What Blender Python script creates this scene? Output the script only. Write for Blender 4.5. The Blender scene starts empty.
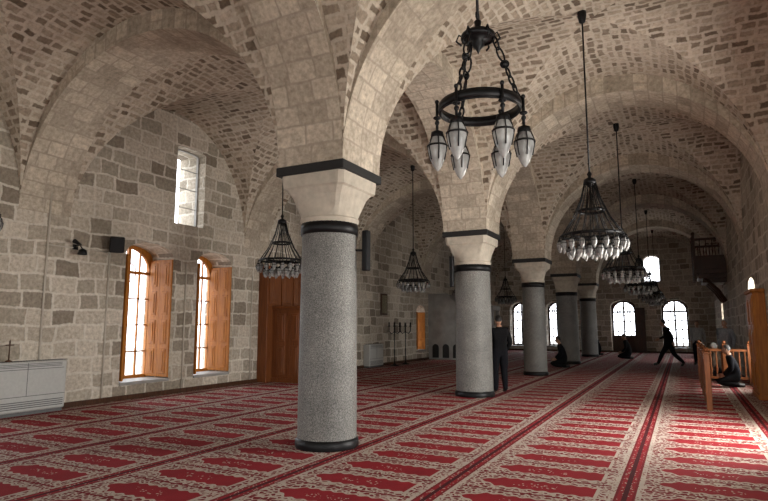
import bpy, bmesh, math, random
from mathutils import Vector, Matrix, noise
random.seed(7)
sc = bpy.context.scene
sin, cos, pi = math.sin, math.cos, math.pi

# ------------------------------------------------------------------ layout
XL, XR, YN, YF = -10.5, 1.6, -5.05, 36.3
XC = -4.2
COLS = [0.5, 6.55, 12.6, 18.65, 24.7, 30.75]
ZS = 3.64; HB = 2.62; HV = 2.97
TH = 0.9

# ------------------------------------------------------------------ node helper
class NT:
    def __init__(s, name):
        s.mat = bpy.data.materials.new(name); s.mat.use_nodes = True
        s.t = s.mat.node_tree; s.n = s.t.nodes; s.l = s.t.links
        s.bsdf = s.n['Principled BSDF']
    def node(s, typ, **kw):
        n = s.n.new(typ)
        for k, v in kw.items(): setattr(n, k, v)
        return n
    def put(s, sock, v):
        if isinstance(v, bpy.types.NodeSocket): s.l.new(v, sock)
        elif v is not None: sock.default_value = v
    def m(s, op, a, b=None, c=None, clamp=False):
        n = s.node('ShaderNodeMath', operation=op, use_clamp=clamp)
        s.put(n.inputs[0], a); s.put(n.inputs[1], b); s.put(n.inputs[2], c)
        return n.outputs[0]
    def mix(s, f, a, b, blend='MIX'):
        n = s.node('ShaderNodeMix', data_type='RGBA', blend_type=blend)
        s.put(n.inputs[0], f)
        s.put(n.inputs[6], (*a, 1) if isinstance(a, tuple) and len(a) == 3 else a)
        s.put(n.inputs[7], (*b, 1) if isinstance(b, tuple) and len(b) == 3 else b)
        return n.outputs[2]
    def noise(s, vec, scale, detail=3, rough=.5):
        n = s.node('ShaderNodeTexNoise')
        if vec is not None: s.l.new(vec, n.inputs['Vector'])
        n.inputs['Scale'].default_value = scale; n.inputs['Detail'].default_value = detail
        n.inputs['Roughness'].default_value = rough
        return n
    def ramp(s, f, stops, interp='LINEAR'):
        n = s.node('ShaderNodeValToRGB'); n.color_ramp.interpolation = interp
        e = n.color_ramp.elements
        while len(e) < len(stops): e.new(.5)
        for el, (p, c) in zip(e, stops):
            el.position = p; el.color = (*c, 1)
        s.l.new(f, n.inputs[0]); return n.outputs[0]
    def bump(s, h, strength, dist=.02):
        b = s.node('ShaderNodeBump'); b.inputs['Strength'].default_value = strength
        b.inputs['Distance'].default_value = dist
        s.l.new(h, b.inputs['Height']); s.l.new(b.outputs[0], s.bsdf.inputs['Normal'])
    def comb(s, x, y, z=0.0):
        n = s.node('ShaderNodeCombineXYZ'); s.put(n.inputs[0], x); s.put(n.inputs[1], y); s.put(n.inputs[2], z)
        return n.outputs[0]

def simple(name, col, rough=.6, metal=0., var=.15, scale=20, bump=.0, **kw):
    t = NT(name)
    co = t.node('ShaderNodeTexCoord').outputs['Object']
    nz = t.noise(co, scale, 4)
    c2 = tuple(max(0, c*(1-var*2)) for c in col)
    t.l.new(t.ramp(nz.outputs[0], [(.3, c2), (.7, col)]), t.bsdf.inputs['Base Color'])
    t.bsdf.inputs['Roughness'].default_value = rough
    t.bsdf.inputs['Metallic'].default_value = metal
    if bump: t.bump(nz.outputs[0], bump)
    for k, v in kw.items(): t.bsdf.inputs[k.replace('_', ' ')].default_value = v
    return t.mat

def stone(name, src, bw, bh, mortar, ramp, mcol, distort=.06, dscale=2.5, bump=.6):
    """coursed rubble: every course shifted at random, stones of random length and tone"""
    t = NT(name)
    geo = t.node('ShaderNodeNewGeometry')
    pos = geo.outputs['Position']
    if src == 'UV':
        vec = t.node('ShaderNodeUVMap', uv_map='UVMap').outputs[0]
    else:
        sp = t.node('ShaderNodeSeparateXYZ'); t.l.new(pos, sp.inputs[0])
        sn = t.node('ShaderNodeSeparateXYZ'); t.l.new(geo.outputs['True Normal'], sn.inputs[0])
        X, Y, Z = sp.outputs
        ax = t.m('GREATER_THAN', t.m('ABSOLUTE', sn.outputs[0]), .55)
        az = t.m('GREATER_THAN', t.m('ABSOLUTE', sn.outputs[2]), .75)
        u = t.m('ADD', t.m('MULTIPLY', Y, ax), t.m('MULTIPLY', X, t.m('SUBTRACT', 1., ax)))
        v = t.m('ADD', t.m('MULTIPLY', Z, t.m('SUBTRACT', 1., az)), t.m('MULTIPLY', Y, az))
        vec = t.comb(u, v)
    def warp(vec, scale, amp):
        n1 = t.noise(vec, scale, 2)
        sub = t.node('ShaderNodeVectorMath', operation='SUBTRACT'); t.l.new(n1.outputs['Color'], sub.inputs[0]); sub.inputs[1].default_value = (.5, .5, .5)
        scl = t.node('ShaderNodeVectorMath', operation='SCALE'); t.l.new(sub.outputs[0], scl.inputs[0]); scl.inputs['Scale'].default_value = amp*2
        add = t.node('ShaderNodeVectorMath', operation='ADD'); t.l.new(vec, add.inputs[0]); t.l.new(scl.outputs[0], add.inputs[1])
        return add.outputs[0]
    wv = warp(warp(vec, dscale, distort), dscale*6, distort*.30)
    fine = t.noise(pos, 14, 6, .65)
    s2 = t.node('ShaderNodeSeparateXYZ'); t.l.new(wv, s2.inputs[0])
    vv = t.m('DIVIDE', s2.outputs[1], bh); row = t.m('FLOOR', vv)
    wn = t.node('ShaderNodeTexWhiteNoise', noise_dimensions='1D'); t.l.new(row, wn.inputs['W'])
    uu = t.m('ADD', t.m('DIVIDE', s2.outputs[0], bw), t.m('MULTIPLY', wn.outputs[0], 37.))
    ve = t.node('ShaderNodeTexVoronoi', voronoi_dimensions='1D', feature='DISTANCE_TO_EDGE'); ve.inputs['Scale'].default_value = 1.; ve.inputs['Randomness'].default_value = .8
    v1 = t.node('ShaderNodeTexVoronoi', voronoi_dimensions='1D'); v1.inputs['Scale'].default_value = 1.; v1.inputs['Randomness'].default_value = .8
    wcoord = t.m('ADD', uu, t.m('MULTIPLY', row, 113.))
    t.l.new(wcoord, ve.inputs['W']); t.l.new(wcoord, v1.inputs['W'])
    sc_ = t.node('ShaderNodeSeparateColor'); t.l.new(v1.outputs['Color'], sc_.inputs[0])
    rnd = sc_.outputs[0]; rnd2 = sc_.outputs[1]
    du = t.m('MULTIPLY', ve.outputs['Distance'], bw)
    fv = t.m('FRACT', vv); dv = t.m('MULTIPLY', t.m('MINIMUM', fv, t.m('SUBTRACT', 1., fv)), bh)
    d = t.m('MINIMUM', du, dv)
    mw = t.m('ADD', t.m('MULTIPLY', rnd2, mortar*1.1), t.m('MULTIPLY', fine.outputs[0], mortar*1.2))
    q = t.m('DIVIDE', t.m('SUBTRACT', d, t.m('MULTIPLY', mw, .6)), .016, clamp=True)
    fac = t.m('SUBTRACT', 1., q)
    col = t.ramp(rnd, ramp)
    big = t.noise(pos, .6, 3)
    col = t.mix(.75, col, t.ramp(fine.outputs[0], [(.3, (.5, .48, .45)), (.7, (1.3, 1.3, 1.3))]), 'MULTIPLY')
    mc = t.mix(.5, mcol, t.ramp(fine.outputs[0], [(.35, (.6, .58, .55)), (.7, (1.15, 1.15, 1.15))]), 'MULTIPLY')
    col = t.mix(fac, col, mc)
    col = t.mix(.6, col, t.ramp(big.outputs[0], [(.3, (.68, .66, .62)), (.65, (1.1, 1.1, 1.1))]), 'MULTIPLY')
    t.l.new(col, t.bsdf.inputs['Base Color'])
    t.bsdf.inputs['Roughness'].default_value = .92
    h = t.m('ADD', t.m('MULTIPLY', fac, -.5), t.m('MULTIPLY', fine.outputs[0], .7))
    t.bump(h, bump, .03)
    return t.mat

M_WALL = stone('wall_masonry', 'W', .50, .31, .022,
    [(0., (.25, .21, .165)), (.25, (.38, .335, .27)), (.6, (.49, .435, .36)), (1., (.60, .54, .455))], (.66, .61, .53), .085, 1.3, .65)
M_RUB = stone('vault_rubble', 'UV', .235, .15, .029,
    [(0., (.16, .12, .085)), (.28, (.31, .25, .19)), (.6, (.44, .37, .29)), (1., (.55, .475, .385))], (.59, .52, .43), .07, 2.4, .75)
M_ASH = stone('arch_ashlar', 'UV', .42, .27, .008,
    [(0., (.40, .345, .275)), (.5, (.52, .455, .37)), (1., (.61, .54, .44))], (.43, .37, .30), .025, 3., .4)
M_CAP = simple('capital_limestone', (.54, .485, .40), .85, var=.12, scale=9, bump=.2)
def granite():
    t = NT('granite'); co = t.node('ShaderNodeTexCoord').outputs['Object']
    a = t.noise(co, 75, 5, .75); b = t.noise(co, 2.2, 3)
    c = t.ramp(a.outputs[0], [(.36, (.055, .055, .052)), (.5, (.165, .163, .152)), (.64, (.34, .335, .32))])
    c = t.mix(.7, c, t.ramp(b.outputs[0], [(.3, (.65, .65, .65)), (.7, (1.15, 1.15, 1.12))]), 'MULTIPLY')
    t.l.new(c, t.bsdf.inputs['Base Color']); t.bsdf.inputs['Roughness'].default_value = .6
    t.bump(a.outputs[0], .15); return t.mat
M_GRAN = granite()
M_BLACK = simple('black_iron', (.012, .012, .013), .45, .6, .2)
M_SLAB = simple('dark_basalt', (.012, .012, .012), .6, 0, .2)
def wood(name, c1, c2, rough=.4):
    t = NT(name); co = t.node('ShaderNodeTexCoord').outputs['Object']
    mp = t.node('ShaderNodeMapping'); mp.inputs['Scale'].default_value = (9, 9, .8); t.l.new(co, mp.inputs[0])
    n = t.noise(mp.outputs[0], 3, 5, .6)
    t.l.new(t.ramp(n.outputs[0], [(.3, c1), (.7, c2)]), t.bsdf.inputs['Base Color'])
    t.bsdf.inputs['Roughness'].default_value = rough; t.bump(n.outputs[0], .15)
    t.bsdf.inputs['Specular IOR Level'].default_value = .25
    return t.mat
M_OR = wood('orange_pine', (.25, .082, .012), (.47, .18, .026), .5)
M_BR = wood('brown_wood', (.11, .034, .011), (.21, .072, .023))
M_DK = wood('dark_wood', (.04, .017, .009), (.085, .037, .018))
M_WHITE = simple('offwhite_enamel', (.42, .42, .40), .5, 0, .05)
M_GREY = simple('grey_plastic', (.10, .10, .10), .5, 0, .1)
M_PLS = simple('grey_marble', (.34, .33, .31), .6, 0, .15, 3)
M_PIPE = simple('conduit_paint', (.5, .45, .38), .5, 0, .05)
def glassmat(name, c1, c2, tr, rough=.15):
    t = NT(name); out = t.n['Material Output']
    tb = t.node('ShaderNodeBsdfTransparent'); tb.inputs[0].default_value = (.96, .97, 1, 1)
    t.bsdf.inputs['Roughness'].default_value = rough
    nz = t.noise(t.node('ShaderNodeTexCoord').outputs['Object'], 8)
    t.l.new(t.ramp(nz.outputs[0], [(.3, c1), (.7, c2)]), t.bsdf.inputs['Base Color'])
    mx = t.node('ShaderNodeMixShader'); mx.inputs[0].default_value = tr
    t.l.new(t.bsdf.outputs[0], mx.inputs[1]); t.l.new(tb.outputs[0], mx.inputs[2]); t.l.new(mx.outputs[0], out.inputs[0])
    return t.mat
M_PANE = glassmat('window_glass', (.6, .62, .62), (.8, .82, .82), .93)
M_LAMP = glassmat('lamp_glass', (.22, .22, .215), (.5, .5, .48), .3)

def carpet_mat():
    t = NT('prayer_carpet'); pos = t.node('ShaderNodeNewGeometry').outputs['Position']
    sp = t.node('ShaderNodeSeparateXYZ'); t.l.new(pos, sp.inputs[0]); X, Y, Z = sp.outputs
    L, W = 1.6, .62
    p = t.m('FRACT', t.m('DIVIDE', t.m('ADD', X, .56+32.), L))
    q = t.m('FRACT', t.m('DIVIDE', t.m('ADD', Y, 62.), W))
    s = t.m('ABSOLUTE', t.m('SUBTRACT', q, .5))
    def less(a, b): return t.m('LESS_THAN', a, b)
    def gt(a, b): return t.m('GREATER_THAN', a, b)
    wob = t.m('MULTIPLY', t.m('SINE', t.m('MULTIPLY', p, 75.)), .025)
    prof = t.m('ADD', t.m('MINIMUM', t.m('MULTIPLY', t.m('SUBTRACT', p, .13), 2.1), .31), wob)
    niche = t.m('MULTIPLY', less(s, prof), less(p, .86))
    prof2 = t.m('SUBTRACT', prof, .045)
    inner = t.m('MULTIPLY', less(s, prof2), less(p, .84))
    vo = t.node('ShaderNodeTexVoronoi', feature='DISTANCE_TO_EDGE'); vo.inputs['Scale'].default_value = 17.; t.l.new(pos, vo.inputs['Vector'])
    nz = t.noise(pos, 22, 3)
    fil = t.m('LESS_THAN', vo.outputs['Distance'], t.m('MULTIPLY', nz.outputs[0], .26))
    vo2 = t.node('ShaderNodeTexVoronoi'); vo2.inputs['Scale'].default_value = 26.; t.l.new(pos, vo2.inputs['Vector'])
    dots = less(vo2.outputs['Distance'], .28)
    red, red2, dred, cream = (.25, .010, .017), (.165, .009, .014), (.06, .005, .008), (.45, .375, .32)
    ground = t.mix(fil, red2, cream)
    col = t.mix(niche, ground, cream)
    fld = t.mix(t.m('MULTIPLY', t.m('MULTIPLY', dots, less(s, .10)), t.m('MULTIPLY', gt(p, .36), less(p, .62))), red, cream)
    col = t.mix(inner, col, fld)
    e = t.m('MINIMUM', p, t.m('SUBTRACT', 1., p))
    col = t.mix(less(e, .085), col, t.mix(dots, cream, red2))
    col = t.mix(less(e, .055), col, red2)
    col = t.mix(less(e, .040), col, t.mix(dots, red, cream))
    col = t.mix(less(e, .014), col, dred)
    col = t.mix(t.m('MULTIPLY', gt(s, .475), gt(e, .09)), col, red2)
    fz = t.noise(pos, 3, 4)
    col = t.mix(.5, col, t.ramp(fz.outputs[0], [(.3, (.72, .72, .72)), (.7, (1.1, 1.1, 1.1))]), 'MULTIPLY')
    t.l.new(col, t.bsdf.inputs['Base Color']); t.bsdf.inputs['Roughness'].default_value = .95
    t.bsdf.inputs['Specular IOR Level'].default_value = .2
    f2 = t.noise(pos, 180, 2); t.bump(f2.outputs[0], .3, .01)
    return t.mat
M_CARPET = carpet_mat()

# ------------------------------------------------------------------ mesh builder
class MB:
    def __init__(s, mats): s.bm = bmesh.new(); s.mats = mats; s.xf = lambda v: v
    def face(s, pts, mi=0, smooth=False):
        try:
            f = s.bm.faces.new([s.bm.verts.new(s.xf(Vector(p))) for p in pts]); f.material_index = mi; f.smooth = smooth; return f
        except ValueError: return None
    def grid(s, rows, mi=0, close=False, smooth=True):
        vs = [[s.bm.verts.new(s.xf(Vector(p))) for p in r] for r in rows]
        for a, b in zip(vs, vs[1:]):
            n = len(a)
            for i in range(n if close else n-1):
                j = (i+1) % n
                try:
                    f = s.bm.faces.new((a[i], a[j], b[j], b[i])); f.material_index = mi; f.smooth = smooth
                except ValueError: pass
        return vs
    def box(s, a, b, mi=0, bev=0.):
        (x0, y0, z0), (x1, y1, z1) = a, b
        x0, x1 = min(x0, x1), max(x0, x1); y0, y1 = min(y0, y1), max(y0, y1); z0, z1 = min(z0, z1), max(z0, z1)
        d = min(bev, (x1-x0)*.4, (y1-y0)*.4, (z1-z0)*.4)
        if d <= 0:
            c = [s.bm.verts.new(s.xf(Vector((x, y, z)))) for x in (x0, x1) for y in (y0, y1) for z in (z0, z1)]
            for q in ((0, 1, 3, 2), (4, 6, 7, 5), (0, 4, 5, 1), (2, 3, 7, 6), (0, 2, 6, 4), (1, 5, 7, 3)):
                f = s.bm.faces.new([c[i] for i in q]); f.material_index = mi
        else:
            rows = []
            for z, k in ((z0, d), (z0+d, 0), (z1-d, 0), (z1, d)):
                rows.append([(x0+k+d*(k == 0), y0+k, z), (x1-k-d*(k == 0), y0+k, z), (x1-k, y0+k+d*(k == 0), z), (x1-k, y1-k-d*(k == 0), z),
                             (x1-k-d*(k == 0), y1-k, z), (x0+k+d*(k == 0), y1-k, z), (x0+k, y1-k-d*(k == 0), z), (x0+k, y0+k+d*(k == 0), z)])
            vs = s.grid(rows, mi, True, False)
            for r in (vs[0], vs[-1]):
                try: f = s.bm.faces.new(r); f.material_index = mi
                except ValueError: pass
    def tube(s, pts, r, mi=0, n=8, caps=True):
        pts = [Vector(p) for p in pts]; rr = r if isinstance(r, (list, tuple)) else [r]*len(pts)
        rows = []; prev = None
        for i, p in enumerate(pts):
            d = (pts[min(i+1, len(pts)-1)]-pts[max(i-1, 0)])
            d = d.normalized() if d.length > 1e-9 else Vector((0, 0, 1))
            if prev is None: u = d.orthogonal().normalized()
            else:
                u = prev-d*prev.dot(d)
                u = u.normalized() if u.length > 1e-6 else d.orthogonal().normalized()
            prev = u; w = d.cross(u)
            rows.append([p+(u*cos(2*pi*k/n)+w*sin(2*pi*k/n))*rr[i] for k in range(n)])
        vs = s.grid(rows, mi, True)
        if caps:
            for row in (vs[0], vs[-1]):
                try: f = s.bm.faces.new(row); f.material_index = mi
                except ValueError: pass
    def lathe(s, prof, c=(0, 0, 0), mi=0, n=24):
        cx, cy, cz = c
        s.grid([[(cx+r*cos(2*pi*k/n), cy+r*sin(2*pi*k/n), cz+z) for k in range(n)] for r, z in prof], mi, True)
    def torus(s, c, R, r, mi=0, n=32, k=8, axis=None, sz=1.):
        c = Vector(c); ax = (Vector(axis).normalized() if axis else Vector((0, 0, 1))); u = ax.orthogonal().normalized(); w = ax.cross(u)
        rows = []
        for i in range(n+1):
            a = 2*pi*i/n; d = u*cos(a)+w*sin(a)
            rows.append([c+d*(R+r*cos(2*pi*j/k))+ax*(r*sz*sin(2*pi*j/k)) for j in range(k)])
        s.grid(rows, mi, True)
    def sphere(s, c, r, mi=0, n=12, sc=(1, 1, 1)):
        prof = [(max(1e-4, sin(pi*i/(n//2+2)))*r, -cos(pi*i/(n//2+2))*r) for i in range(n//2+3)]
        s.grid([[(c[0]+q*cos(2*pi*k/n)*sc[0], c[1]+q*sin(2*pi*k/n)*sc[1], c[2]+z*sc[2]) for k in range(n)] for q, z in prof], mi, True)
    def obj(s, name, parent=None, merge=1e-5, recalc=True):
        if merge: bmesh.ops.remove_doubles(s.bm, verts=s.bm.verts, dist=merge)
        if recalc: bmesh.ops.recalc_face_normals(s.bm, faces=s.bm.faces)
        me = bpy.data.meshes.new(name); s.bm.to_mesh(me); s.bm.free()
        for m in s.mats: me.materials.append(m)
        o = bpy.data.objects.new(name, me); sc.collection.objects.link(o)
        if parent: o.parent = parent
        return o
def empty(name, loc=(0, 0, 0), rz=0.):
    e = bpy.data.objects.new(name, None); e.empty_display_size = .2; e.location = loc; e.rotation_euler[2] = rz
    sc.collection.objects.link(e); return e

# ------------------------------------------------------------------ openings
OPEN = []
def arch_pts(w, z0, z1, rise, n=14):
    sp = z1-rise
    pts = [(-w/2, z0)]+[(-w/2*cos(pi*i/n), sp+rise*sin(pi*i/n)) for i in range(n+1)]+[(w/2, z0)]
    return pts
OPEN += [('left', 9.01, 1.30, .36, 3.38, .28, 'win'), ('left', 11.03, 1.22, .36, 3.38, .28, 'win'),
         ('left', 10.1, .92, 3.95, 5.85, .06, 'slit'),
         ('left', 2.6, 1.3, .36, 3.38, .28, 'win'), ('left', 4.7, 1.3, .36, 3.38, .28, 'win'),
         ('left', -2.5, 1.3, .36, 3.38, .28, 'win'),
         ('left', 24.05, .95, .45, 2.45, .28, 'win'), ('left', 33.6, .8, 3.95, 5.6, .1, 'slit'),
         ('far', -3.05, 1.35, .02, 3.0, .35, 'door'), ('far', -.35, 1.35, .3, 3.0, .45, 'win'),
         ('far', -9.1, 1.2, .3, 3.0, .45, 'win'), ('far', -6.9, 1.1, .3, 3.0, .45, 'win'),
         ('far', -1.4, .85, 4.05, 5.55, .3, 'slit'),
         ('right', 3.2, 1.8, .02, 3.1, .35, 'open'), ('right', 9.5, 1.7, .02, 3.1, .35, 'open'),  # unseen open gaps added in the side wall to go with the fill lamps
         ('right', 17.2, 1.6, .36, 2.75, .3, 'plain'), ('right', 29.5, 1.2, .36, 3.0, .3, 'plain'),
         ('near', -7.6, 1.6, .4, 3.2, .4, 'win'), ('near', -1.2, 2.2, .02, 3.2, .4, 'open')]  # rear wall openings behind the camera, put in for the fill light
def mapper(side, u0):
    if side == 'left': return lambda v: Vector((XL-v[1], u0+v[0], v[2]))
    if side == 'right': return lambda v: Vector((XR+v[1], u0+v[0], v[2]))
    if side == 'far': return lambda v: Vector((u0+v[0], YF+v[1], v[2]))
    return lambda v: Vector((u0+v[0], YN-v[1], v[2]))

def build_wall(side, a, b):
    w = MB([M_WALL]); w.box(a, b); wo = w.obj('wall_'+side)
    c = MB([])
    for (sd, u, wd, z0, z1, ri, k) in OPEN:
        if sd != side: continue
        c.xf = mapper(side, u); pts = arch_pts(wd, z0, z1, ri)
        r0 = [c.bm.verts.new(c.xf(Vector((x, -.2, z)))) for x, z in pts]; r1 = [c.bm.verts.new(c.xf(Vector((x, TH+.2, z)))) for x, z in pts]
        n = len(pts)
        for i in range(n):
            j = (i+1) % n; c.bm.faces.new((r0[i], r0[j], r1[j], r1[i]))
        c.bm.faces.new(r0[::-1]); c.bm.faces.new(r1)
    co = c.obj('cut')
    md = wo.modifiers.new('b', 'BOOLEAN'); md.operation = 'DIFFERENCE'; md.object = co; md.solver = 'EXACT'
    dg = bpy.context.evaluated_depsgraph_get(); dg.update()
    me = bpy.data.meshes.new_from_object(wo.evaluated_get(dg)); wo.modifiers.clear(); wo.data = me
    if not me.materials: me.materials.append(M_WALL)
    bpy.data.objects.remove(co)
ZT = 7.3
build_wall('left', (XL-TH, YN-TH, 0), (XL, YF+TH, ZT))
build_wall('right', (XR, YN-TH, 0), (XR+TH, YF+TH, ZT))
build_wall('far', (XL, YF, 0), (XR, YF+TH, ZT))
build_wall('near', (XL, YN-TH, 0), (XR, YN, ZT))

def panel_leaf(mb, x0, x1, y0, y1, z0, z1, axis, mi=0, rows=3, k=1.):
    mb.box((x0, y0, z0), (x1, y1, z1), mi)
    n = rows; H = (z1-z0); a1, a2 = .012*k, .022*k
    for i in range(n):
        a = z0+.07+i*(H-.04)/n; b = z0+(i+1)*(H-.04)/n-.03
        if axis == 0:
            mb.box((x0-a1, y0+.08, a), (x1+a1, y1-.08, b), mi, .01)
            mb.box((x0-a2, y0+.14, a+.06), (x1+a2, y1-.14, b-.06), mi, .008)
        else:
            mb.box((x0+.08, y0-a1, a), (x1-.08, y1+a1, b), mi, .01)
            mb.box((x0+.14, y0-a2, a+.06), (x1-.14, y1+a2, b-.06), mi, .008)

wi = 0; di = 0
for (sd, u, w, z0, z1, ri, k) in OPEN:
    if k == 'open': continue
    wd = k == 'door'; far = sd == 'far'
    fm = M_DK if (far or k == 'plain') else (M_OR if k != 'slit' else M_PLS)
    mb = MB([fm, M_PANE, M_PLS, M_OR]); mb.xf = mapper(sd, u)
    yb = TH-.14 if k != 'slit' else .30
    yf = yb-.07
    outer = arch_pts(w, z0, z1, ri)
    ir = .42*w if k != 'slit' else .06
    t = (.10 if far else .075) if k != 'slit' else .03
    mw = .05 if far else .035; nw = .028 if far else .016
    inner = arch_pts(w-2*t, z0+t, z1-t, ir if k != 'slit' else .05)
    for y in (yf, yb):
        mb.grid([[(x, y, z) for x, z in outer], [(x, y, z) for x, z in inner]], 0, True, False)
    mb.grid([[(x, yf, z) for x, z in inner], [(x, yb, z) for x, z in inner]], 0, True, False)
    mb.face([(x, yb-.02, z) for x, z in outer], 1)
    if k != 'slit':
        mb.box((-mw, yf-.01, z0), (mw, yb, z1-t))
        zs = z1-t-ir
        mb.box((-w/2+t, yf-.005, zs-mw), (w/2-t, yb, zs+mw))
        nb = 4
        for i in range(1, nb):
            z = z0+(zs-z0)*i/nb; mb.box((-w/2+t, yf+.02, z-nw), (w/2-t, yb, z+nw))
        for sx in (-1, 1):
            x = sx*w/4; mb.box((x-nw, yf+.02, z0), (x+nw, yb, zs+ir*.82))
        mb.torus((0, yf+.035, zs), w*.17, nw, 0, 20, 6, axis=(0, 1, 0))
        if not wd:
            mb.box((-w/2, -.04 if k == 'win' else 0, z0-.06), (w/2, TH-.1, z0+.005), 2, .01)
            if k == 'win' and not far:
                for sx in (-1, 1):
                    xa, xb = sorted((sx*(w/2-.03), sx*(w/2-.07)))
                    panel_leaf(mb, xa, xb, -.03, .33, z0+.03, z1-ri-.03, 0, 3, 4)
                    panel_leaf(mb, xa, xb, .335, .68, z0+.03, z1-ri-.03, 0, 3, 4)
        else:
            for sx in (-1, 1):
                mb.box((sx*.04, yf-.02, z0), (sx*(w/2-t), yb, z0+.95))
                panel_leaf(mb, min(sx*.06, sx*(w/2-.1)), max(sx*.06, sx*(w/2-.1)), yf-.04, yf-.01, z0+.08, z0+.9, 1, 0, 1)
            panel_leaf(mb, w/2-.06, w/2+.5, -.09, -.03, .05, 2.55, 1, 0, 3)
    else:
        for i in range(1, 4): mb.box((-w/2, yf+.03, z0+(z1-z0)*i/4-.006), (w/2, yb, z0+(z1-z0)*i/4+.006))
    if wd: di += 1; mb.obj('door_%d' % di)
    else: wi += 1; mb.obj('window_%d' % wi)
for (sd, u, w, z0, z1, ri, k) in OPEN:
    L = bpy.data.lights.new('daylight_portal', 'AREA'); L.shape = 'RECTANGLE'; L.size = w+.1; L.size_y = z1-z0+.1
    L.cycles.is_portal = True
    o = bpy.data.objects.new('daylight_portal', L); sc.collection.objects.link(o)
    o.location = mapper(sd, u)(Vector((0, TH+.05, (z0+z1)/2)))
    dirv = {'left': (1, 0, 0), 'right': (-1, 0, 0), 'far': (0, -1, 0), 'near': (0, 1, 0)}[sd]
    o.rotation_euler = Vector(dirv).to_track_quat('-Z', 'Y').to_euler()

# ------------------------------------------------------------------ floor
mb = MB([M_PLS]); mb.box((XL-TH, YN-TH, -.3), (XR+TH, YF+TH, -.02)); mb.obj('floor')
mb = MB([M_CARPET]); mb.box((XL+.02, YN+.02, -.02), (XR-.02, YF-.02, 0)); mb.obj('prayer_carpet')
mb = MB([simple('courtyard_paving', (.45, .43, .4), .9, 0, .1, 2)]); mb.box((-40, -30, -.5), (30, 70, -.31)); mb.obj('ground')
for nm, a, b in (('left', (XL, YN, 0), (XL+.03, YF, .1)), ('far', (XL, YF-.03, 0), (XR, YF, .1))):
    mb = MB([M_DK]); 
    mb.box(a, b); mb.obj('baseboard_'+nm)

# ------------------------------------------------------------------ vaults
vb = MB([M_RUB, M_ASH]); uvl = vb.bm.loops.layers.uv.new('UVMap')
N, Mt = 40, 8
def surf(rows, uvs, mi):
    vs = vb.grid(rows, mi, False, True)
    vb.bm.faces.ensure_lookup_table()
    nr, nc = len(rows), len(rows[0])
    cnt = (nr-1)*(nc-1); fs = vb.bm.faces[len(vb.bm.faces)-cnt:]
    k = 0
    for i in range(nr-1):
        for j in range(nc-1):
            f = fs[k]; k += 1
            for lp, (a, b) in zip(f.loops, ((i, j), (i, j+1), (i+1, j+1), (i+1, j))): lp[uvl].uv = uvs[a][b]
def arcs(h, H):
    s = [0.]; 
    for i in range(N):
        a, b = pi*i/N, pi*(i+1)/N
        s.append(s[-1]+math.hypot(h*(cos(b)-cos(a)), H*(sin(b)-sin(a))))
    return s
def wob(x, y, z):
    n = noise.noise(Vector((x*.9, y*.9, z*.9)))
    return n*.03*min(1, max(0, (z-ZS)*1.5))
def bay(x0, x1, y0, y1):
    cx, cy, hx, hy = (x0+x1)/2, (y0+y1)/2, (x1-x0)/2, (y1-y0)/2
    for ax in (0, 1):
        h = hx if ax == 0 else hy; s = arcs(h, HV)
        for sg in (-1, 1):
            rows, uvs = [], []
            for i in range(N+1):
                th = pi*i/N; u = -cos(th); z = ZS+HV*sin(th); r, uu = [], []
                for j in range(Mt+1):
                    v = sg*(abs(u)+(1-abs(u))*j/Mt)
                    x, y = (cx+hx*u, cy+hy*v) if ax == 0 else (cx+hx*v, cy+hy*u)
                    zz = z if j == Mt else z+wob(x, y, z)
                    r.append((x, y, zz)); uu.append((((y if ax == 0 else x)+31.7*ax+7.3*sg), s[i]))
                rows.append(r); uvs.append(uu)
            surf(rows, uvs, 0)
def band(ax, a0, a1, b0, b1):
    h = (a1-a0)/2; c = (a0+a1)/2; s = arcs(h, HB)
    P = lambda a, b, z: (a, b, z) if ax == 0 else (b, a, z)
    rows, uvs = [], []
    for i in range(N+1):
        th = pi*i/N; a = c-h*cos(th); z = ZS+HB*sin(th)
        rows.append([P(a, b0, z), P(a, b1, z)]); uvs.append([(b0, s[i]), (b1, s[i])])
    surf(rows, uvs, 1)
    for b in (b0, b1):
        rows, uvs = [], []
        for i in range(N+1):
            th = pi*i/N; a = c-h*cos(th)
            rows.append([P(a, b, ZS+HB*sin(th)), P(a, b, ZS+(HV+.04)*sin(th))]); uvs.append([(.1, s[i]), (.1+(HV-HB)*sin(th), s[i])])
        surf(rows, uvs, 1)
edges = [YN]+[e for c in COLS for e in (c-.5, c+.5)]+[YF]
for i in range(0, len(edges), 2):
    for x0, x1 in ((XL, XC-.5), (XC+.5, XR)): bay(x0, x1, edges[i], edges[i+1])
    band(1, edges[i], edges[i+1], XC-.5, XC+.5)
for c in COLS:
    for x0, x1 in ((XL, XC-.5), (XC+.5, XR)): band(0, x0, x1, c-.5, c+.5)
vb.obj('ceiling', merge=0, recalc=False)
mb = MB([M_PLS]); mb.box((XL-TH, YN-TH, ZT), (XR+TH, YF+TH, ZT+.3)); mb.obj('roof_light_block')  # unseen slab added above the vaults to stop light leaking through joints

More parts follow.
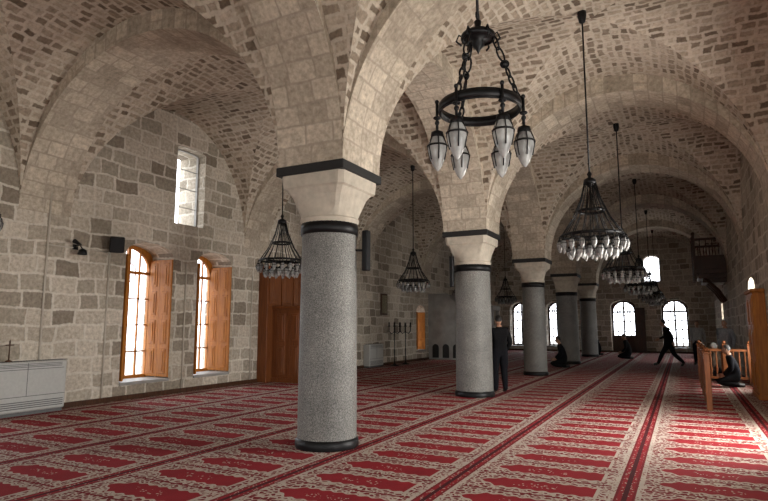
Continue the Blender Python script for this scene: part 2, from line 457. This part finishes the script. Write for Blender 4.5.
# ------------------------------------------------------------------ columns
DI = [.78, .77, .82, .72, .86, .8]
for yc, d in zip(COLS, DI):
    mb = MB([M_GRAN, M_BLACK, M_CAP, M_SLAB]); R = d/2; c = (XC, yc, 0)
    mb.lathe([(R*1.06, 0), (R*1.08, .04), (R*1.06, .1), (R*1.0, .12)], c, 1, 40)
    mb.lathe([(R, .1), (R, .5), (R*.985, 1.4), (R*.955, 2.78)], c, 0, 40)
    mb.lathe([(R*.955, 2.75), (R*1.0, 2.75), (R*1.01, 2.83), (R*1.0, 2.91), (R*.95, 2.91)], c, 1, 40)
    rows = []
    for z, hw, e in ((2.9, R*1.0, 0.), (2.96, R*1.04, 0.), (2.98, R*.98, .05), (3.1, R*1.03, .3), (3.25, R*1.0+.03, .65), (3.34, .45, .88), (3.36, .475, 1.), (3.52, .49, 1.)):
        r = []
        for k in range(48):
            a = 2*pi*(k+.5)/48; ca, sa = cos(a), sin(a); q = 1/max(abs(ca), abs(sa))
            m = (1-e)+e*q; r.append((XC+hw*m*ca, yc+hw*m*sa, z))
        rows.append(r)
    mb.grid(rows, 2, True, False)
    mb.box((XC-.525, yc-.525, 3.52), (XC+.525, yc+.525, 3.64), 3, .008)
    mb.obj('stone_column')

# ------------------------------------------------------------------ chandeliers
def bell(mb, c, s, cage=True):
    x, y, z = c
    mb.lathe([(.006*s, .0), (.012*s, -.02*s), (.045*s, -.035*s), (.05*s, -.06*s), (.048*s, -.075*s)], (x, y, z), 0, 12)
    mb.lathe([(.045*s, -.075*s), (.066*s, -.12*s), (.072*s, -.17*s), (.055*s, -.24*s), (.03*s, -.30*s), (.006*s, -.33*s)], (x, y, z), 1, 12)
    if cage:
        mb.torus((x, y, z-.14*s), .072*s, .008*s, 0, 14, 5)
        for k in range(6):
            a = k*pi/3; mb.tube([(x+.05*s*cos(a), y+.05*s*sin(a), z-.07*s), (x+.076*s*cos(a), y+.076*s*sin(a), z-.15*s), (x+.056*s*cos(a), y+.056*s*sin(a), z-.25*s)], .005*s, 0, 4)
def chain(mb, a, b, link=.07, r=.006):
    a, b = Vector(a), Vector(b); n = max(2, int((b-a).length/link)); d = (b-a).normalized(); u = d.orthogonal().normalized(); w = d.cross(u)
    for i in range(n):
        c = a+(b-a)*((i+.5)/n); s = u if i % 2 else w; h = (b-a).length/n*.62
        pts = [c+d*h*cos(2*pi*k/10)+s*h*.42*sin(2*pi*k/10) for k in range(11)]
        mb.tube(pts, r, 0, 5, False)
mb = MB([M_BLACK, M_LAMP])
R = .305; zr = 3.22
mb.tube([(0, 0, 3.95), (0, 0, 6.58)], .012, 0, 8)
mb.lathe([(.0, 6.48), (.05, 6.5), (.07, 6.6), (.07, 6.66)], (0, 0, 0), 0, 16)
mb.torus((0, 0, 3.98), .03, .009, 0, 16, 6, axis=(1, 0, 0))
mb.lathe([(.01, 3.95), (.03, 3.93), (.02, 3.88), (.05, 3.86), (.12, 3.83), (.125, 3.80), (.10, 3.785), (.04, 3.77), (.05, 3.73), (.02, 3.70), (.001, 3.66)], (0, 0, 0), 0, 20)
mb.torus((0, 0, 3.80), .125, .012, 0, 24, 6, sz=2)
for k in range(6):
    a = 2*pi*k/6+.3; ca, sa = cos(a), sin(a)
    mb.tube([(.1*ca, .1*sa, 3.8), (.15*ca, .15*sa, 3.83), (.17*ca, .17*sa, 3.78), (.13*ca, .13*sa, 3.74)], .008, 0, 6)
    if k % 2 == 0:
        A = Vector((.12*ca, .12*sa, 3.79)); B = Vector((R*ca, R*sa, zr+.04))
        chain(mb, A, A.lerp(B, .36), .07, .008); chain(mb, A.lerp(B, .5), B, .07, .008)
        c = A.lerp(B, .43); mb.sphere(c, .026, 0, 8); mb.torus(c, .03, .007, 0, 14, 5, axis=(-sa, ca, 0))
        mb.sphere(A.lerp(B, .78), .018, 0, 8)
mb.lathe([(R-.01, -.03), (R+.012, -.03), (R+.016, 0), (R+.012, .03), (R-.01, .03), (R-.01, -.03)], (0, 0, zr), 0, 56)
mb.torus((0, 0, zr+.034), R, .008, 0, 48, 6); mb.torus((0, 0, zr-.034), R, .008, 0, 48, 6)
for k in range(6):
    a = 2*pi*k/6+.3; x, y = (R+.025)*cos(a), (R+.025)*sin(a)
    mb.sphere((x, y, zr+.07), .018, 0, 8); mb.tube([(x, y, zr+.06), (x, y, zr-.15)], .012, 0, 8)
    mb.torus((x, y, zr-.06), .024, .008, 0, 12, 6); mb.sphere((x, y, zr-.10), .02, 0, 8)
    bell(mb, (x, y, zr-.14), 1.05)
o = mb.obj('ring_chandelier'); o.location = (-1.3, 4.15, 0)

mb = MB([M_BLACK, M_LAMP])
R = .46; zr = 2.98
mb.tube([(0, 0, 3.9), (0, 0, 6.6)], .014, 0, 6); mb.lathe([(.0, 6.45), (.05, 6.48), (.07, 6.58), (.07, 6.66)], (0, 0, 0), 0, 12)
mb.lathe([(.01, 4.0), (.04, 3.95), (.02, 3.9), (.09, 3.86), (.10, 3.80), (.03, 3.76), (.001, 3.7)], (0, 0, 0), 0, 14)
for rr, zz, n in ((R, zr, 18), (.30, zr+.02, 12), (.2, zr+.38, 8)):
    mb.torus((0, 0, zz), rr, .013, 0, 36, 6, sz=1.8)
for k in range(18):
    a = 2*pi*k/18; ca, sa = cos(a), sin(a)
    pts = [(.08*ca, .08*sa, 3.83), (.15*ca, .15*sa, 3.55), (.28*ca, .28*sa, 3.25), (R*ca, R*sa, zr)]
    mb.tube(pts, .0085, 0, 5)
    if k % 2: mb.tube([(.3*ca, .3*sa, zr+.02), (R*ca, R*sa, zr)], .007, 0, 4)
    mb.tube([(R*ca, R*sa, zr), ((R+.04)*ca, (R+.04)*sa, zr-.03), ((R+.03)*ca, (R+.03)*sa, zr-.06)], .008, 0, 5)
    bell(mb, ((R+.03)*ca, (R+.03)*sa, zr-.05), .62)
for k in range(14):
    a = 2*pi*(k+.5)/14; ca, sa = cos(a), sin(a)
    mb.tube([(.3*ca, .3*sa, zr+.02), (.34*ca, .34*sa, zr-.12)], .007, 0, 5)
    bell(mb, (.34*ca, .34*sa, zr-.15), .66)
for k in range(7):
    a = 2*pi*k/7; bell(mb, (.16*cos(a), .16*sin(a), zr-.12), .72)
    mb.tube([(.16*cos(a), .16*sin(a), zr-.12), (0, 0, 3.75)], .005, 0, 4)
ch = mb.obj('chandelier'); cm = ch.data
ch.location = (-1.16, 9.3, -.05)
for p in ((-1.2, 15.2, 0), (-1.2, 21.4, 0), (-1.15, 27.6, 0), (-1.15, 33.5, 0), (-7.6, 9.95, .12), (-7.35, 16.3, .1), (-7.6, 21.9, .1), (-7.6, 27.8, .1), (-7.6, 3.6, .1)):
    o = bpy.data.objects.new('chandelier', cm); sc.collection.objects.link(o); o.location = (p[0], p[1], -.05); o.rotation_euler[2] = p[1]

# ------------------------------------------------------------------ left wall furnishings
def fancoil(y0, y1, h):
    mb = MB([M_WHITE, M_GREY]); x0, x1 = XL+.01, XL+.28
    mb.box((x0, y0, .06), (x1, y1, h), 0, .02)
    mb.box((x0+.02, y0+.03, 0), (x1-.03, y1-.03, .07), 1)
    for i in range(4): mb.box((x1, y0+.05, .12+i*.035), (x1+.006, y1-.05, .135+i*.035), 1)
    n = int((y1-y0)/.05)
    for i in range(n): mb.box((x0+.04, y0+.06+i*.05, h), (x1-.03, y0+.08+i*.05, h+.008), 1)
    mb.box((x1, y0+.02, .32), (x1+.006, y1-.02, .33), 1); mb.box((x1, (y0+y1)/2-.004, .33), (x1+.005, (y0+y1)/2+.004, h-.03), 1)
    mb.box((x1, y0+.06, h-.14), (x1+.006, y1-.06, h-.13), 1)
    for i in range(3): mb.box((x1, y0+.1, h-.05-i*.025), (x1+.006, y1-.1, h-.04-i*.025), 1)
    return mb.obj('fan_coil_unit')
fancoil(5.55, 7.0, .92); fancoil(18.75, 19.85, .85)
mb = MB([M_DK]); cx, cy = XL+.16, 6.0
mb.lathe([(.001, .928), (.06, .928), (.05, .945), (.012, .96), (.009, 1.17), (.014, 1.27), (.001, 1.31)], (cx, cy, 0), 0, 12)
mb.tube([(cx, cy-.07, 1.21), (cx, cy+.07, 1.21)], .01, 0, 6); mb.obj('wooden_stand')
mb = MB([M_BLACK])
mb.box((XL, 7.13, 3.02), (XL+.03, 7.23, 3.12)); mb.tube([(XL+.02, 7.18, 3.07), (XL+.15, 7.18, 3.1), (XL+.2, 7.2, 3.03)], .012, 0, 6)
mb.lathe([(.02, .05), (.07, .02), (.09, -.06), (.085, -.07)], (XL+.21, 7.2, 2.98), 0, 14); mb.tube([(XL+.2, 7.02, 3.16), (XL+.18, 7.18, 3.1)], [.045, .02], 0, 10)
mb.obj('wall_lamp')
mb = MB([M_BLACK, M_GREY])
mb.xf = lambda v: Vector((XL+.22, 7.95, 3.2))+Matrix.Rotation(-.6, 3, 'Z') @ (Matrix.Rotation(.25, 3, 'Y') @ v)
mb.box((-.1, -.14, -.16), (.1, .14, .16), 0, .015); mb.box((.1, -.12, -.14), (.106, .12, .14), 0); mb.xf = lambda v: v
mb.tube([(XL, 7.95, 3.16), (XL+.18, 7.95, 3.16)], .02, 0, 8); mb.obj('wall_speaker')
mb = MB([M_PIPE])
for y, z in ((6.62, 4.6), (7.95, 3.05), (10.05, 3.0), (12.45, 2.9)): mb.tube([(XL+.02, y, 0.1), (XL+.02, y, z)], .018, 0, 8)
mb.tube([(XL+.02, 6.62, 3.05), (XL+.02, 7.95, 3.05)], .010, 0, 8); mb.obj('wall_conduit')
for (x, y, z, h) in ((XC+.46, 6.75, 2.55, .55), (XC-.35, 12.2, 2.75, .7)):
    mb = MB([M_BLACK, M_GREY]); mb.box((x-.045, y-.05, z-h/2), (x+.045, y+.05, z+h/2), 0, .012)
    sx = 1 if x > XC else -1
    mb.tube([(x, y, z), (XC+sx*.3, 6.6 if y < 8 else 12.45, z)], .015, 0, 6); mb.obj('column_speaker')
mb = MB([M_BR, M_DK])
mb.box((XL+.005, 12.75, 0), (XL+.32, 14.5, 3.1), 0, .01)
for i in range(3): panel_leaf(mb, XL+.31, XL+.35, 12.8+i*.56, 13.32+i*.56, 2.1, 3.0, 0, 0, 1)
mb.box((XL+.005, 12.7, 3.1), (XL+.38, 14.55, 3.2), 0, .02)
mb.box((XL+.3, 13.0, 0), (XL+1.35, 14.6, 2.0), 0, .01)
mb.box((XL+.28, 12.95, 2.0), (XL+1.4, 14.65, 2.08), 0, .02); mb.box((XL+.3, 12.98, 0), (XL+1.37, 14.62, .12), 0, .01)
panel_leaf(mb, XL+.42, XL+.84, 12.985, 13.0, .15, 1.95, 1, 0, 2); panel_leaf(mb, XL+.86, XL+1.3, 12.985, 13.0, .15, 1.95, 1, 0, 2)
panel_leaf(mb, XL+1.35, XL+1.365, 13.05, 13.8, .15, 1.95, 0, 0, 2); panel_leaf(mb, XL+1.35, XL+1.365, 13.82, 14.56, .15, 1.95, 0, 0, 2)
mb.obj('wooden_vestibule')
for y in (20.35, 21.35):
    mb = MB([M_BLACK, M_LAMP]); c = (XL+.5, y, 0)
    mb.lathe([(.17, 0), (.17, .02), (.08, .05), (.03, .1), (.018, .3), (.03, .6), (.018, .65), (.018, 1.25), (.035, 1.3), (.018, 1.36), (.018, 1.55), (.001, 1.6)], c, 0, 14)
    for k in range(6):
        a = k*pi/3; ca, sa = cos(a), sin(a)
        mb.tube([(c[0], y, 1.3), (c[0]+.14*ca, y+.14*sa, 1.22), (c[0]+.24*ca, y+.24*sa, 1.32), (c[0]+.24*ca, y+.24*sa, 1.5)], .012, 0, 6)
        mb.lathe([(.001, 1.5), (.04, 1.5), (.045, 1.53), (.02, 1.54), (.02, 1.66), (.001, 1.67)], (c[0]+.24*ca, y+.24*sa, 0), 0, 8)
    mb.obj('floor_candelabra')
mb = MB([M_DK, simple('calligraphy_print', (.3, .26, .15), .5, 0, .4, 30)])
mb.box((XL+.005, 20.1, 1.95), (XL+.05, 20.65, 2.8), 0, .01); mb.box((XL+.05, 20.17, 2.02), (XL+.055, 20.58, 2.73), 1); mb.obj('framed_calligraphy')
mb = MB([M_PLS, M_SLAB]); y0, y1 = 25.0, 25.95; n = 10; x1 = XL+3.0
for i in range(n):
    xa = XL+.9+(n-1-i)*.21; mb.box((XL+.005, y0, i*.22), (xa+.21, y1, (i+1)*.22))
for y in (y0-.06, y1+.0):
    prof = [(XL+.005, 0), (x1+.1, 0), (x1+.1, .75), (XL+.95, 3.0), (XL+.005, 3.0)]
    for yy in (y, y+.06): mb.face([(x, yy, z) for x, z in prof])
    for a, b in zip(prof, prof[1:]+prof[:1]): mb.face([(a[0], y, a[1]), (b[0], y, b[1]), (b[0], y+.06, b[1]), (a[0], y+.06, a[1])])
for i in range(5):
    u = XL+.35+i*.5; pts = [(u+x, y0-.065, z) for x, z in arch_pts(.32, .08, .7, .16)]; mb.face(pts, 1)
    ip = arch_pts(.40, .04, .75, .2); op = arch_pts(.32, .08, .7, .16)
    mb.grid([[(u+x, y0-.075, z) for x, z in ip], [(u+x, y0-.075, z) for x, z in op]], 0, True, False)
for yy in (y0, y1):
    for xx in (x1,): mb.box((xx-.07, yy-.07, 0), (xx+.09, yy+.07, 2.2), 0, .01)
mb.box((x1-.09, y0-.1, 2.2), (x1+.11, y1+.1, 2.42), 0, .02)
mb.obj('stone_minbar')

# ------------------------------------------------------------------ right side
def baluster(mb, x, y, z0, z1, mi=0):
    h = z1-z0
    mb.lathe([(.022, 0), (.022, .08*h), (.014, .12*h), (.028, .3*h), (.016, .5*h), (.026, .7*h), (.014, .88*h), (.022, .92*h), (.022, h)], (x, y, z0), mi, 8)
mb = MB([M_BR])
X0, X1, Y0, Y1 = .36, XR-.06, 12.4, 18.0
def post(x, y): 
    mb.box((x-.05, y-.05, 0), (x+.05, y+.05, 1.02), 0, .008); mb.box((x-.06, y-.06, 1.02), (x+.06, y+.06, 1.06), 0, .01); mb.sphere((x, y, 1.1), .045, 0, 10)
ys = [Y0+(Y1-Y0)*i/4 for i in range(5)]
for y in ys: post(X0, y)
for x in ((X0+X1)/2, X1-.02): post(x, Y1)
for z in (.14, .86): mb.box((X0-.025, Y0, z), (X0+.025, Y1, z+.06), 0, .006); mb.box((X0, Y1-.025, z), (X1, Y1+.025, z+.06), 0, .006)
for i in range(4):
    for j in range(1, 9): baluster(mb, X0, ys[i]+(ys[i+1]-ys[i])*j/9, .2, .86)
for j in range(1, 9): baluster(mb, X0+(X1-X0)*j/9, Y1, .2, .86)
mb.obj('wooden_railing')
mb = MB([M_OR, M_BR]); 
mb.box((1.36, 14.6, .0), (XR-.005, 15.8, 2.25), 0, .01); mb.box((1.32, 14.55, 2.25), (XR-.005, 15.85, 2.33), 0, .02); mb.box((1.33, 14.57, 0), (XR-.005, 15.83, .1), 0, .01)
panel_leaf(mb, 1.345, 1.365, 14.65, 15.18, .15, 2.2, 0, 0, 3); panel_leaf(mb, 1.345, 1.365, 15.22, 15.75, .15, 2.2, 0, 0, 3)
mb.sphere((1.33, 15.16, 1.15), .02, 1, 8); mb.sphere((1.33, 15.24, 1.15), .02, 1, 8)
mb.obj('wooden_cabinet')
mb = MB([M_DK]); bx, by0, by1 = .55, 25.0, 27.4
mb.box((bx, by0, 3.50), (XR-.005, by1, 3.68), 0, .01)
for z, k in ((3.34, .10), (3.18, .24)): mb.box((bx+k, by0+k, z), (XR-.005, by1-k, z+.16), 0, .01)
for y in (by0+.25, (by0+by1)/2, by1-.25):
    mb.tube([(XR-.08, y, 2.45), (XR-.3, y, 2.85), (bx+.25, y, 3.42)], [.06, .07, .06], 0, 8)
for a, b in (((bx, by0), (XR-.005, by0)), ((bx, by0), (bx, by1)), ((bx, by1), (XR-.005, by1))):
    w = .03; lo = (min(a[0], b[0])-w, min(a[1], b[1])-w); hi = (min(max(a[0], b[0])+w, XR-.005), max(a[1], b[1])+w)
    mb.box((*lo, 3.68), (*hi, 4.10), 0, .005)
    for z in (4.1, 4.78): mb.box((*lo, z), (*hi, z+.09), 0, .005)
    n = int((Vector(a)-Vector(b)).length/.2)
    for i in range(1, n): 
        p = Vector(a).lerp(Vector(b), i/n); baluster(mb, p.x, p.y, 4.12, 4.8)
for x, y in ((bx, by0), (bx, by1), (bx, (by0+by1)/2)): mb.box((x-.05, y-.05, 3.3), (x+.05, y+.05, 5.0), 0, .008); mb.sphere((x, y, 5.05), .07, 0, 10)
mb.obj('wooden_balcony')

# ------------------------------------------------------------------ people
def fabric(n, c): return simple(n, c, .95, 0, .2, 25, .2, Specular_IOR_Level=.15)
SKIN = simple('skin', (.42, .23, .15), .55, 0, .08)
HAIR = simple('dark_hair', (.015, .011, .009), .6, 0, .2); GHAIR = simple('grey_hair', (.4, .39, .37), .7, 0, .2)
SHOE = simple('shoe_leather', (.02, .016, .013), .5); EYE = simple('eye_dark', (.02, .015, .012), .2); EYW = simple('eye_white', (.7, .68, .65), .3); LIP = simple('lips', (.30, .12, .10), .5)
POSE = {
 'stand': dict(pel=(0, 0, .93), wai=(0, 0, 1.08), che=(-.01, 0, 1.28), nk=(-.01, 0, 1.46), hd=(.02, 0, 1.61),
    L=dict(sh=(-.01, .18, 1.39), el=(-.03, .245, 1.12), wr=(.06, .245, .88), hip=(0, .095, .88), kn=(.02, .10, .49), an=(-.02, .105, .09), to=(.14, .12, .045)),
    R=dict(sh=(-.01, -.18, 1.39), el=(-.05, -.245, 1.12), wr=(.10, -.21, .93), hip=(0, -.095, .88), kn=(.03, -.11, .49), an=(-.01, -.12, .09), to=(.15, -.14, .045))),
 'walk': dict(pel=(0, 0, .88), wai=(.03, 0, 1.03), che=(.07, 0, 1.23), nk=(.11, 0, 1.40), hd=(.17, 0, 1.545),
    L=dict(sh=(.05, .18, 1.34), el=(-.13, .22, 1.12), wr=(-.17, .22, .88), hip=(0, .09, .83), kn=(.22, .09, .50), an=(.38, .09, .13), to=(.54, .10, .09)),
    R=dict(sh=(.11, -.18, 1.34), el=(.15, -.23, 1.08), wr=(.36, -.20, .98), hip=(0, -.09, .83), kn=(-.12, -.09, .46), an=(-.42, -.09, .17), to=(-.32, -.10, .05))),
 'kneel': dict(pel=(-.18, 0, .27), wai=(-.16, 0, .42), che=(-.10, 0, .62), nk=(-.05, 0, .80), hd=(.0, 0, .94),
    L=dict(sh=(-.07, .18, .73), el=(-.08, .25, .47), wr=(.10, .17, .30), hip=(-.17, .10, .24), kn=(.24, .17, .13), an=(-.22, .15, .07), to=(-.36, .12, .06)),
    R=dict(sh=(-.07, -.18, .73), el=(-.08, -.25, .47), wr=(.10, -.17, .30), hip=(-.17, -.10, .24), kn=(.24, -.17, .13), an=(-.22, -.15, .07), to=(-.36, -.12, .06))),
}
def person(name, loc, facing, pose, shirt, trous, hair=HAIR, scale=1., fem=False):
    P = POSE[pose]; root = empty(name, loc, facing); root.scale = (scale,)*3
    bm = bmesh.new(); sk = bm.verts.layers.skin.verify(); V = {}
    def v(k, co, r, rt=False):
        q = bm.verts.new(co); r = r*(1.22 if r > .037 else 1.1); q[sk].radius = (r, r); q[sk].use_root = rt; V[k] = q
    v('pel', P['pel'], .13, True); v('wai', P['wai'], .12); v('che', P['che'], .145); v('nk', P['nk'], .055)
    mid = Vector(P['nk']).lerp(Vector(P['che']), .25); v('nb', mid, .08)
    top = Vector(P['nk']).lerp(Vector(P['hd']), .5); v('nt', top, .05)
    E = [('pel', 'wai', 0), ('wai', 'che', 0), ('che', 'nb', 0), ('nb', 'nk', 0), ('nk', 'nt', 2)]
    for s in 'LR':
        J = P[s]; q = lambda a, b, f: Vector(J[a]).lerp(Vector(J[b]), f)
        v('sh'+s, J['sh'], .07); v('ua'+s, q('sh', 'el', .45), .058); v('el'+s, J['el'], .046); v('fa'+s, q('el', 'wr', .35), .043); v('wr'+s, J['wr'], .028)
        v('hip'+s, J['hip'], .10); v('th'+s, q('hip', 'kn', .45), .088); v('kn'+s, J['kn'], .064); v('ca'+s, q('kn', 'an', .35), .064); v('an'+s, J['an'], .046)
        v('to'+s, J['to'], .036)
        E += [('che', 'sh'+s, 0), ('sh'+s, 'ua'+s, 0), ('ua'+s, 'el'+s, 0), ('el'+s, 'fa'+s, 0), ('fa'+s, 'wr'+s, 0), ('pel', 'hip'+s, 1), ('hip'+s, 'th'+s, 1), ('th'+s, 'kn'+s, 1), ('kn'+s, 'ca'+s, 1), ('ca'+s, 'an'+s, 1), ('an'+s, 'to'+s, 3)]
    segs = []
    for a, b, m in E: bm.edges.new((V[a], V[b])); segs.append((V[a].co.copy(), V[b].co.copy(), m))
    me = bpy.data.meshes.new('b'); bm.to_mesh(me); bm.free()
    ob = bpy.data.objects.new('tmp', me); sc.collection.objects.link(ob)
    md = ob.modifiers.new('s', 'SKIN'); md.use_smooth_shade = True
    ob.modifiers.new('u', 'SUBSURF').levels = 2
    dg = bpy.context.evaluated_depsgraph_get(); dg.update()
    m2 = bpy.data.meshes.new_from_object(ob.evaluated_get(dg)); bpy.data.objects.remove(ob)
    m2.materials.clear()
    for m in (shirt, trous, SKIN, SHOE): m2.materials.append(m)
    for f in m2.polygons:
        c = f.center; best = 9
        for a, b, m in segs:
            d = b-a; t = max(0, min(1, (c-a).dot(d)/max(1e-9, d.length_squared))); q = (c-(a+d*t)).length
            if q < best: best = q; mi = m
        f.material_index = mi; f.use_smooth = True
    body = bpy.data.objects.new('body', m2); sc.collection.objects.link(body); body.parent = root
    hb = MB([SKIN, hair, EYE, EYW, LIP]); H = Vector(P['hd'])
    n, m = 24, 18
    def hp(i, k, inf=1.):
        a = pi*i/m; b = 2*pi*k/n; z = cos(a); x = sin(a)*cos(b); y = sin(a)*sin(b)
        px, py, pz = x*.092*inf, y*.074*inf, z*.118*inf
        if z < 0: 
            py *= 1+.28*z; px = px*(1+.10*z) + (.012*(-z) if x > 0 else .02*(-z))
        if x > .2: px -= .006*(abs(y) > .3)*(abs(z-.1) < .25)
        if x > .93 and -.38 < z < .08: px += .022*(1-abs(z+.22)/.3)
        return (H.x+px, H.y+py, H.z+pz)
    hb.grid([[hp(i, k) for k in range(n)] for i in range(m+1)], 0, True)
    vs = []
    for i in range(m+1):
        vs.append([hp(i, k, 1.09) for k in range(n)])
    for i in range(m):
        for k in range(n):
            b = 2*pi*(k+.5)/n; z = cos(pi*(i+.5)/m); front = cos(b)
            if z > .62 or (front < .35 and z > (-.1 if not fem else -.75)) or (front < .6 and z > .3):
                hb.face([vs[i][k], vs[i][(k+1) % n], vs[i+1][(k+1) % n], vs[i+1][k]], 1, True)
    for s in (-1, 1):
        hb.sphere((H.x+.078, H.y+s*.03, H.z+.008), .012, 3, 8); hb.sphere((H.x+.087, H.y+s*.03, H.z+.008), .006, 2, 6)
        hb.box((H.x+.078, H.y+s*.016, H.z+.028), (H.x+.09, H.y+s*.045, H.z+.034), 1)
        hb.sphere((H.x-.005, H.y+s*.076, H.z-.005), .028, 0, 8, (.6, .3, 1.1))
    hb.box((H.x+.08, H.y-.022, H.z-.062), (H.x+.097, H.y+.022, H.z-.052), 4, .003)
    hb.obj('head', root, 1e-5)
    hd = MB([SKIN])
    for s, sg in (('L', 1), ('R', -1)):
        w = Vector(P[s]['wr']); d = (w-Vector(P[s]['el'])).normalized()
        if pose == 'kneel': d = Vector((.9, 0, -.25)).normalized()
        side = d.cross(Vector((0, sg, 0))).normalized()
        if side.length < .1: side = Vector((1, 0, 0))
        nrm = d.cross(side).normalized()
        a, b = w-d*.02, w+d*.085
        rows = []
        for t, hw, th in ((0, .024, .02), (.3, .032, .018), (.8, .042, .016), (1, .040, .012)):
            c = a.lerp(b, t); rows.append([c+side*hw*cos(2*pi*k/10)+nrm*th*sin(2*pi*k/10) for k in range(10)])
        vv = hd.grid(rows, 0, True); hd.bm.faces.new(vv[-1])
        for i, (off, ln) in enumerate(((-.03, .062), (-.01, .075), (.011, .080), (.031, .070))):
            p0 = b+side*off-d*.01; p1 = p0+d*ln*.45+nrm*.004*sg; p2 = p1+(d+nrm*.35*-sg).normalized()*ln*.32; p3 = p2+(d+nrm*.8*-sg).normalized()*ln*.25
            hd.tube([p0, p1, p2, p3], [.0095, .009, .008, .006], 0, 6)
        t0 = a+d*.03+side*.025; t1 = t0+side*.025+d*.03; t2 = t1+d*.028+side*.006; hd.tube([t0, t1, t2], [.012, .010, .007], 0, 6)
    hd.obj('hands', root, 0)
    return root
BLK = fabric('black_cloth', (.008, .008, .009)); NAVY = fabric('navy_cloth', (.009, .009, .012)); GRY = fabric('grey_shirt', (.30, .32, .35)); TAN = fabric('tan_trousers', (.13, .10, .075)); BLU = fabric('pale_shirt', (.5, .5, .5))
person('standing_man', (-3.82, 13.3, 0), 2.2, 'stand', BLK, NAVY, scale=1.03)
person('walking_man', (-.48, 24.2, 0), pi-.15, 'walk', BLK, BLK, scale=1.06)
person('kneeling_worshipper', (-2.45, 29.0, 0), pi, 'kneel', BLK, NAVY, scale=1.1)
person('kneeling_worshipper', (-4.15, 22.2, 0), pi+.3, 'kneel', NAVY, BLK, scale=1.08)
person('kneeling_worshipper', (-4.1, 32.2, 0), pi, 'kneel', BLK, BLK)
person('standing_visitor', (1.15, 20.6, 0), -2.2, 'stand', GRY, TAN, GHAIR)
person('standing_visitor', (.5, 26.0, 0), -1.8, 'stand', BLU, NAVY, HAIR, 1.)
person('kneeling_worshipper', (.95, 17.2, 0), pi, 'kneel', NAVY, BLK)
person('kneeling_worshipper', (.75, 19.0, 0), pi-.4, 'kneel', TAN, BLK, GHAIR)

# ------------------------------------------------------------------ light
w = bpy.data.worlds.new('sky'); sc.world = w; w.use_nodes = True
bg = w.node_tree.nodes['Background']; bg.inputs[0].default_value = (.94, .97, 1., 1); bg.inputs[1].default_value = 7.5
def area(name, loc, dirv, sx, sy, e, col):
    L = bpy.data.lights.new(name, 'AREA'); L.shape = 'RECTANGLE'; L.size = sx; L.size_y = sy; L.energy = e; L.color = col
    o = bpy.data.objects.new(name, L); sc.collection.objects.link(o); o.location = loc; o.rotation_euler = Vector(dirv).to_track_quat('-Z', 'Y').to_euler(); return o
WARM = (1, .965, .90)
area('rear_fill', (-4.5, YN+.3, 2.4), (0, 1, .1), 9, 3.5, 230, WARM)  # added fill lamp behind the camera, wider than the rear opening
area('side_fill', (XR-.05, 3.5, 1.7), (-1, .1, .15), 5, 2.6, 190, WARM)  # added fill lamp out of view along the near right wall
for y, e in ((9.5, 300), (17.2, 100), (29.5, 50)):
    area('window_fill', (XR+.6, y, 1.9), (-1, 0, .25), 1.1, 2.2, e*1.4, WARM)  # lamps added in the right wall openings to brighten walls and vaults

# ------------------------------------------------------------------ camera
cd = bpy.data.cameras.new('camera'); cam = bpy.data.objects.new('camera', cd); sc.collection.objects.link(cam)
cd.sensor_width = 36; cd.lens = 27.; cam.location = (0, 0, 1.55)
cam.rotation_euler = (math.radians(97.4), 0, math.radians(27.2))
sc.camera = cam
sc.view_settings.view_transform = 'Standard'
sc.view_settings.exposure = 0.
